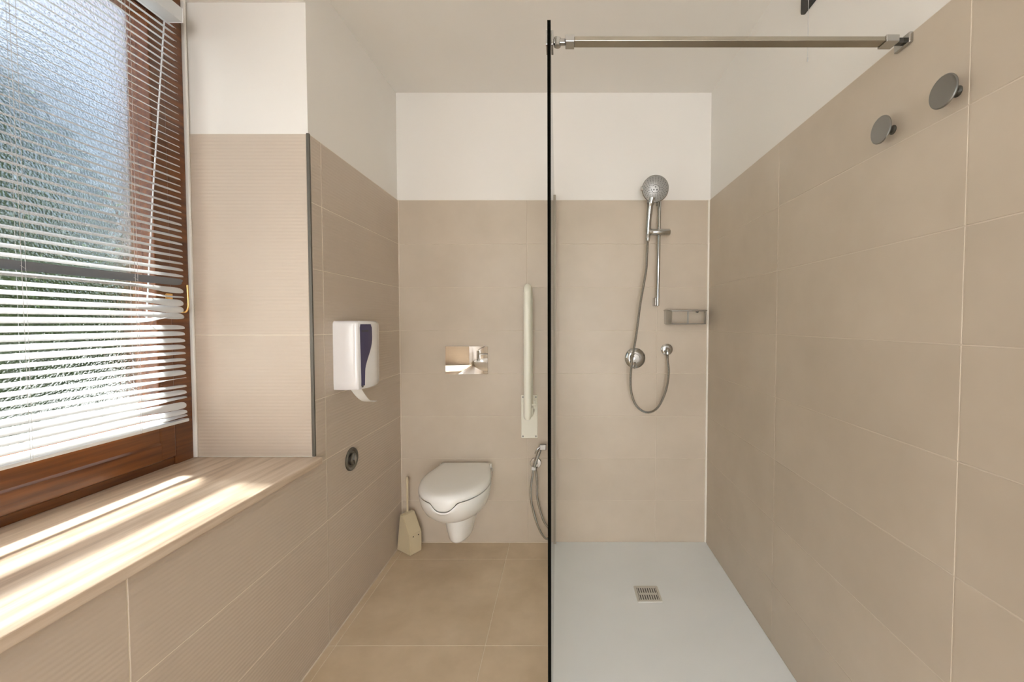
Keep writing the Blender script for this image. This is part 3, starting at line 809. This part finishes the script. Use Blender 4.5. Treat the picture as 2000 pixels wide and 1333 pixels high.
def panel_strip(edges, off, thick=0.0012, nc=8):
    """edges: (z, y_left, y_right) rows"""
    bm = B(); rows_ = []
    for z, ya, yb in edges:
        rows_.append([(ya + (yb - ya) * k / nc, z) for k in range(nc + 1)])
    f = [[bm.verts.new((front_x(y) + off + thick, y, z)) for y, z in r] for r in rows_]
    g = [[bm.verts.new((front_x(y) + off - 0.001, y, z)) for y, z in r] for r in rows_]
    m_, n_ = len(f), nc + 1
    for i in range(m_ - 1):
        for j in range(n_ - 1):
            bm.faces.new((f[i][j], f[i][j + 1], f[i + 1][j + 1], f[i + 1][j])); bm.faces.new((g[i][j], g[i + 1][j], g[i + 1][j + 1], g[i][j + 1]))
    for i in range(m_ - 1):
        bm.faces.new((f[i][0], f[i + 1][0], g[i + 1][0], g[i][0])); bm.faces.new((f[i][-1], g[i][-1], g[i + 1][-1], f[i + 1][-1]))
    for j in range(n_ - 1):
        bm.faces.new((f[0][j], g[0][j], g[0][j + 1], f[0][j + 1])); bm.faces.new((f[-1][j], f[-1][j + 1], g[-1][j + 1], g[-1][j]))
    return bm
ed = []
for k in range(19):
    t = k / 18; z = 1.290 - t * (1.290 - 1.032)
    left = 1.697 + 0.004 * t
    s = max(0.0, min(1.0, (t - 0.22) / 0.55)); s = s * s * (3 - 2 * s)
    right = 1.772 - 0.052 * s + 0.004 * math.sin(PI * t)
    if k == 0: left += 0.004; right -= 0.008
    ed.append((z, left, right))
pn = obj('violet_panel', panel_strip(ed, 0.0), PURPLE, dp, 40)
pn['label'] = 'dark violet curved window panel'
bm = B()
for k in range(6):
    ya = 1.706 + k * 0.0068
    tmp = panel_strip([(1.2655 - (0.001 if k % 2 else 0), ya, ya + 0.0052), (1.2585, ya, ya + 0.0052)], 0.0012, 0.0006, 2)
    me_ = bpy.data.meshes.new('t'); tmp.to_mesh(me_); tmp.free(); bm.from_mesh(me_); bpy.data.meshes.remove(me_)
obj('maker_mark', bm, INK, pn)
obj('lock', box(front_x(1.707) - 0.002, front_x(1.707) + 0.002, 1.703, 1.714, 1.026, 1.034, 0.0008), NOZ, dp)
# paper tongue
bm = B(); pr = []
for k in range(11):
    t = k / 10
    pr.append((XL + 0.070 + 0.018 * t, 1.735 + 0.125 * t + 0.0, 1.026 - 0.095 * math.sin(t * PI * 0.52) + 0.012 * t * t))
rings = []
for (x, y, z), t in zip(pr, [k / 10 for k in range(11)]):
    w = 0.047 * (1 - 0.25 * t)
    rings.append([(x - w * 0.7, y - w * 0.15, z), (x + w * 0.25, y + w * 0.10, z - 0.004), (x + w * 0.25, y + w * 0.10 + 0.0005, z - 0.0034), (x - w * 0.7, y - w * 0.15 + 0.0005, z + 0.0006)])
add_loft(bm, rings); obj('paper_sheet', bm, PAPER, dp, 60)

# concealed valve below it
va = thing('wall_valve', 'round chrome recessed wall valve low on the left wall', 'valve', (XL, 1.812, 0.687))
obj('outer_ring', add_lathe(B(), [(0.040, 0.0), (0.0515, 0.0), (0.0515, 0.004), (0.048, 0.008), (0.040, 0.006), (0.036, 0.002)], (XL + 0.0002, 1.812, 0.687), (1, 0, 0), 40), GUN, va, 35)
obj('recess', add_lathe(B(), [(0.038, 0.0), (0.038, 0.0018), (0.0, 0.002)], (XL + 0.0003, 1.812, 0.687), (1, 0, 0), 32), DARKMET, va, 35)
obj('knob', add_lathe(B(), [(0.027, 0.0), (0.027, 0.010), (0.024, 0.013), (0.0, 0.014)], (XL + 0.0015, 1.812, 0.687), (1, 0, 0), 28), GUN, va, 35)
obj('grip', add_prism(B(), [(XL + 0.015, 1.812 + u, 0.687 + w) for u, w in ((-0.010, 0.0), (0, 0.022), (0.010, 0.0), (0, -0.020))], (0.004, 0, 0)), STEEL, va)

# ---------------------------------------------------------------- wash basin behind the camera, seen in the flush plate
wb = thing('wash_basin', 'white wash basin seen only as a reflection in the flush plate', 'basin', (-0.7, -0.66, 0.66))
def basin_ring(z, s, n=36):
    out = []
    for k in range(n):
        a_ = 2 * PI * k / n
        cx, cy = math.cos(a_), math.sin(a_)
        x = -0.70 + 0.235 * s * math.copysign(abs(cx) ** 0.5, cx); y = -0.66 + 0.30 * s * math.copysign(abs(cy) ** 0.5, cy)
        out.append((max(x, XL + 0.0005), y, z))
    return out
bm = B(); add_loft(bm, [basin_ring(0.665, 0.45), basin_ring(0.69, 0.7), basin_ring(0.735, 0.95), basin_ring(0.79, 1.0), basin_ring(0.80, 0.99), basin_ring(0.80, 0.86), basin_ring(0.78, 0.80), basin_ring(0.72, 0.6), basin_ring(0.705, 0.2)])
obj('bowl', bm, CERAMIC, wb, 50)
tp = thing('basin_tap', 'chrome tap reflected above the basin in the flush plate', 'tap', (-0.88, -0.62, 0.80))
obj('body', add_tube(B(), [(-0.885, -0.62, 0.8005), (-0.885, -0.62, 0.93)], 0.022, 18), CHROME, tp, 50)
obj('spout', add_tube(B(), [(-0.885, -0.62, 0.89), (-0.75, -0.62, 0.885)], [0.014, 0.011], 14), CHROME, tp, 50)
obj('lever', add_tube(B(), [(-0.885, -0.62, 0.94), (-0.80, -0.62, 0.985)], [0.008, 0.005], 10), CHROME, tp, 50)

# ---------------------------------------------------------------- outside the window
structure('ground', box(-40, -1.60, -25, 30, -0.75, -0.65), GRASS)
structure('terrace', box(-1.5, 6.0, -9.0, YB - 0.1, -0.20, -0.05), PAVE)
structure('bounce_wall', box(-6.0, 7.0, -4.9, -4.7, -0.05, 5.5), BOUNCE_W)  # unseen wall added to bounce sunlight in through the doorway
structure('added_eave', box(-2.63, -1.60, -3.0, 5.0, 3.22, 3.32, 0.01), EAVE)  # unseen overhang added to keep direct sun off the floor
def shrub(name, label, x, y, r, hgt, n, seed):
    rnd = random.Random(seed)
    t = thing(name, label, 'tree', (x, y, -0.65), 'garden trees outside the window')
    obj('trunk', add_tube(B(), [(x, y, -0.65), (x + 0.05, y + 0.04, hgt * 0.3), (x, y + 0.08, hgt * 0.7)], [0.12, 0.09, 0.04], 8), BARK, t, 50)
    verts, faces = [], []
    for k in range(n):
        a_ = rnd.uniform(0, 2 * PI); q = rnd.uniform(-1, 1); rr = rnd.uniform(0.55, 1.0) ** 0.5
        sq_ = math.sqrt(1 - q * q)
        p = Vector((x + r * rr * sq_ * math.cos(a_) * rnd.uniform(0.85, 1.1), y + r * rr * sq_ * math.sin(a_) * rnd.uniform(0.85, 1.1), (hgt - 0.1) * 0.5 + (hgt * 0.55) * rr * q))
        d1 = Vector((rnd.uniform(-1, 1), rnd.uniform(-1, 1), rnd.uniform(-0.6, 0.6))).normalized()
        d2 = d1.cross(Vector((rnd.uniform(-1, 1), rnd.uniform(-1, 1), rnd.uniform(-1, 1)))).normalized()
        l, w = rnd.uniform(0.09, 0.16), rnd.uniform(0.03, 0.05)
        i = len(verts)
        verts += [p - d1 * l, p + d2 * w, p + d1 * l, p - d2 * w]; faces.append((i, i + 1, i + 2, i + 3))
    me = bpy.data.meshes.new('foliage'); me.from_pydata(verts, [], faces)
    link('foliage', me, LEAF, t, kind='stuff')
shrub('garden_tree', 'tall green tree blurred behind the left half of the blind', -6.2, 4.0, 1.3, 4.0, 5000, 1)
shrub('garden_tree', 'low green tree blurred behind the middle of the blind', -7.9, 6.9, 1.2, 2.3, 4500, 2)
shrub('garden_tree', 'green tree blurred behind the right edge of the blind', -7.0, 9.8, 1.2, 3.0, 4000, 3)

structure('trim_7', box(-1.585, -1.50, 1.515, RV + T - 0.0005, ZS - 0.02, ZL - 0.001, 0.003), EAVE)
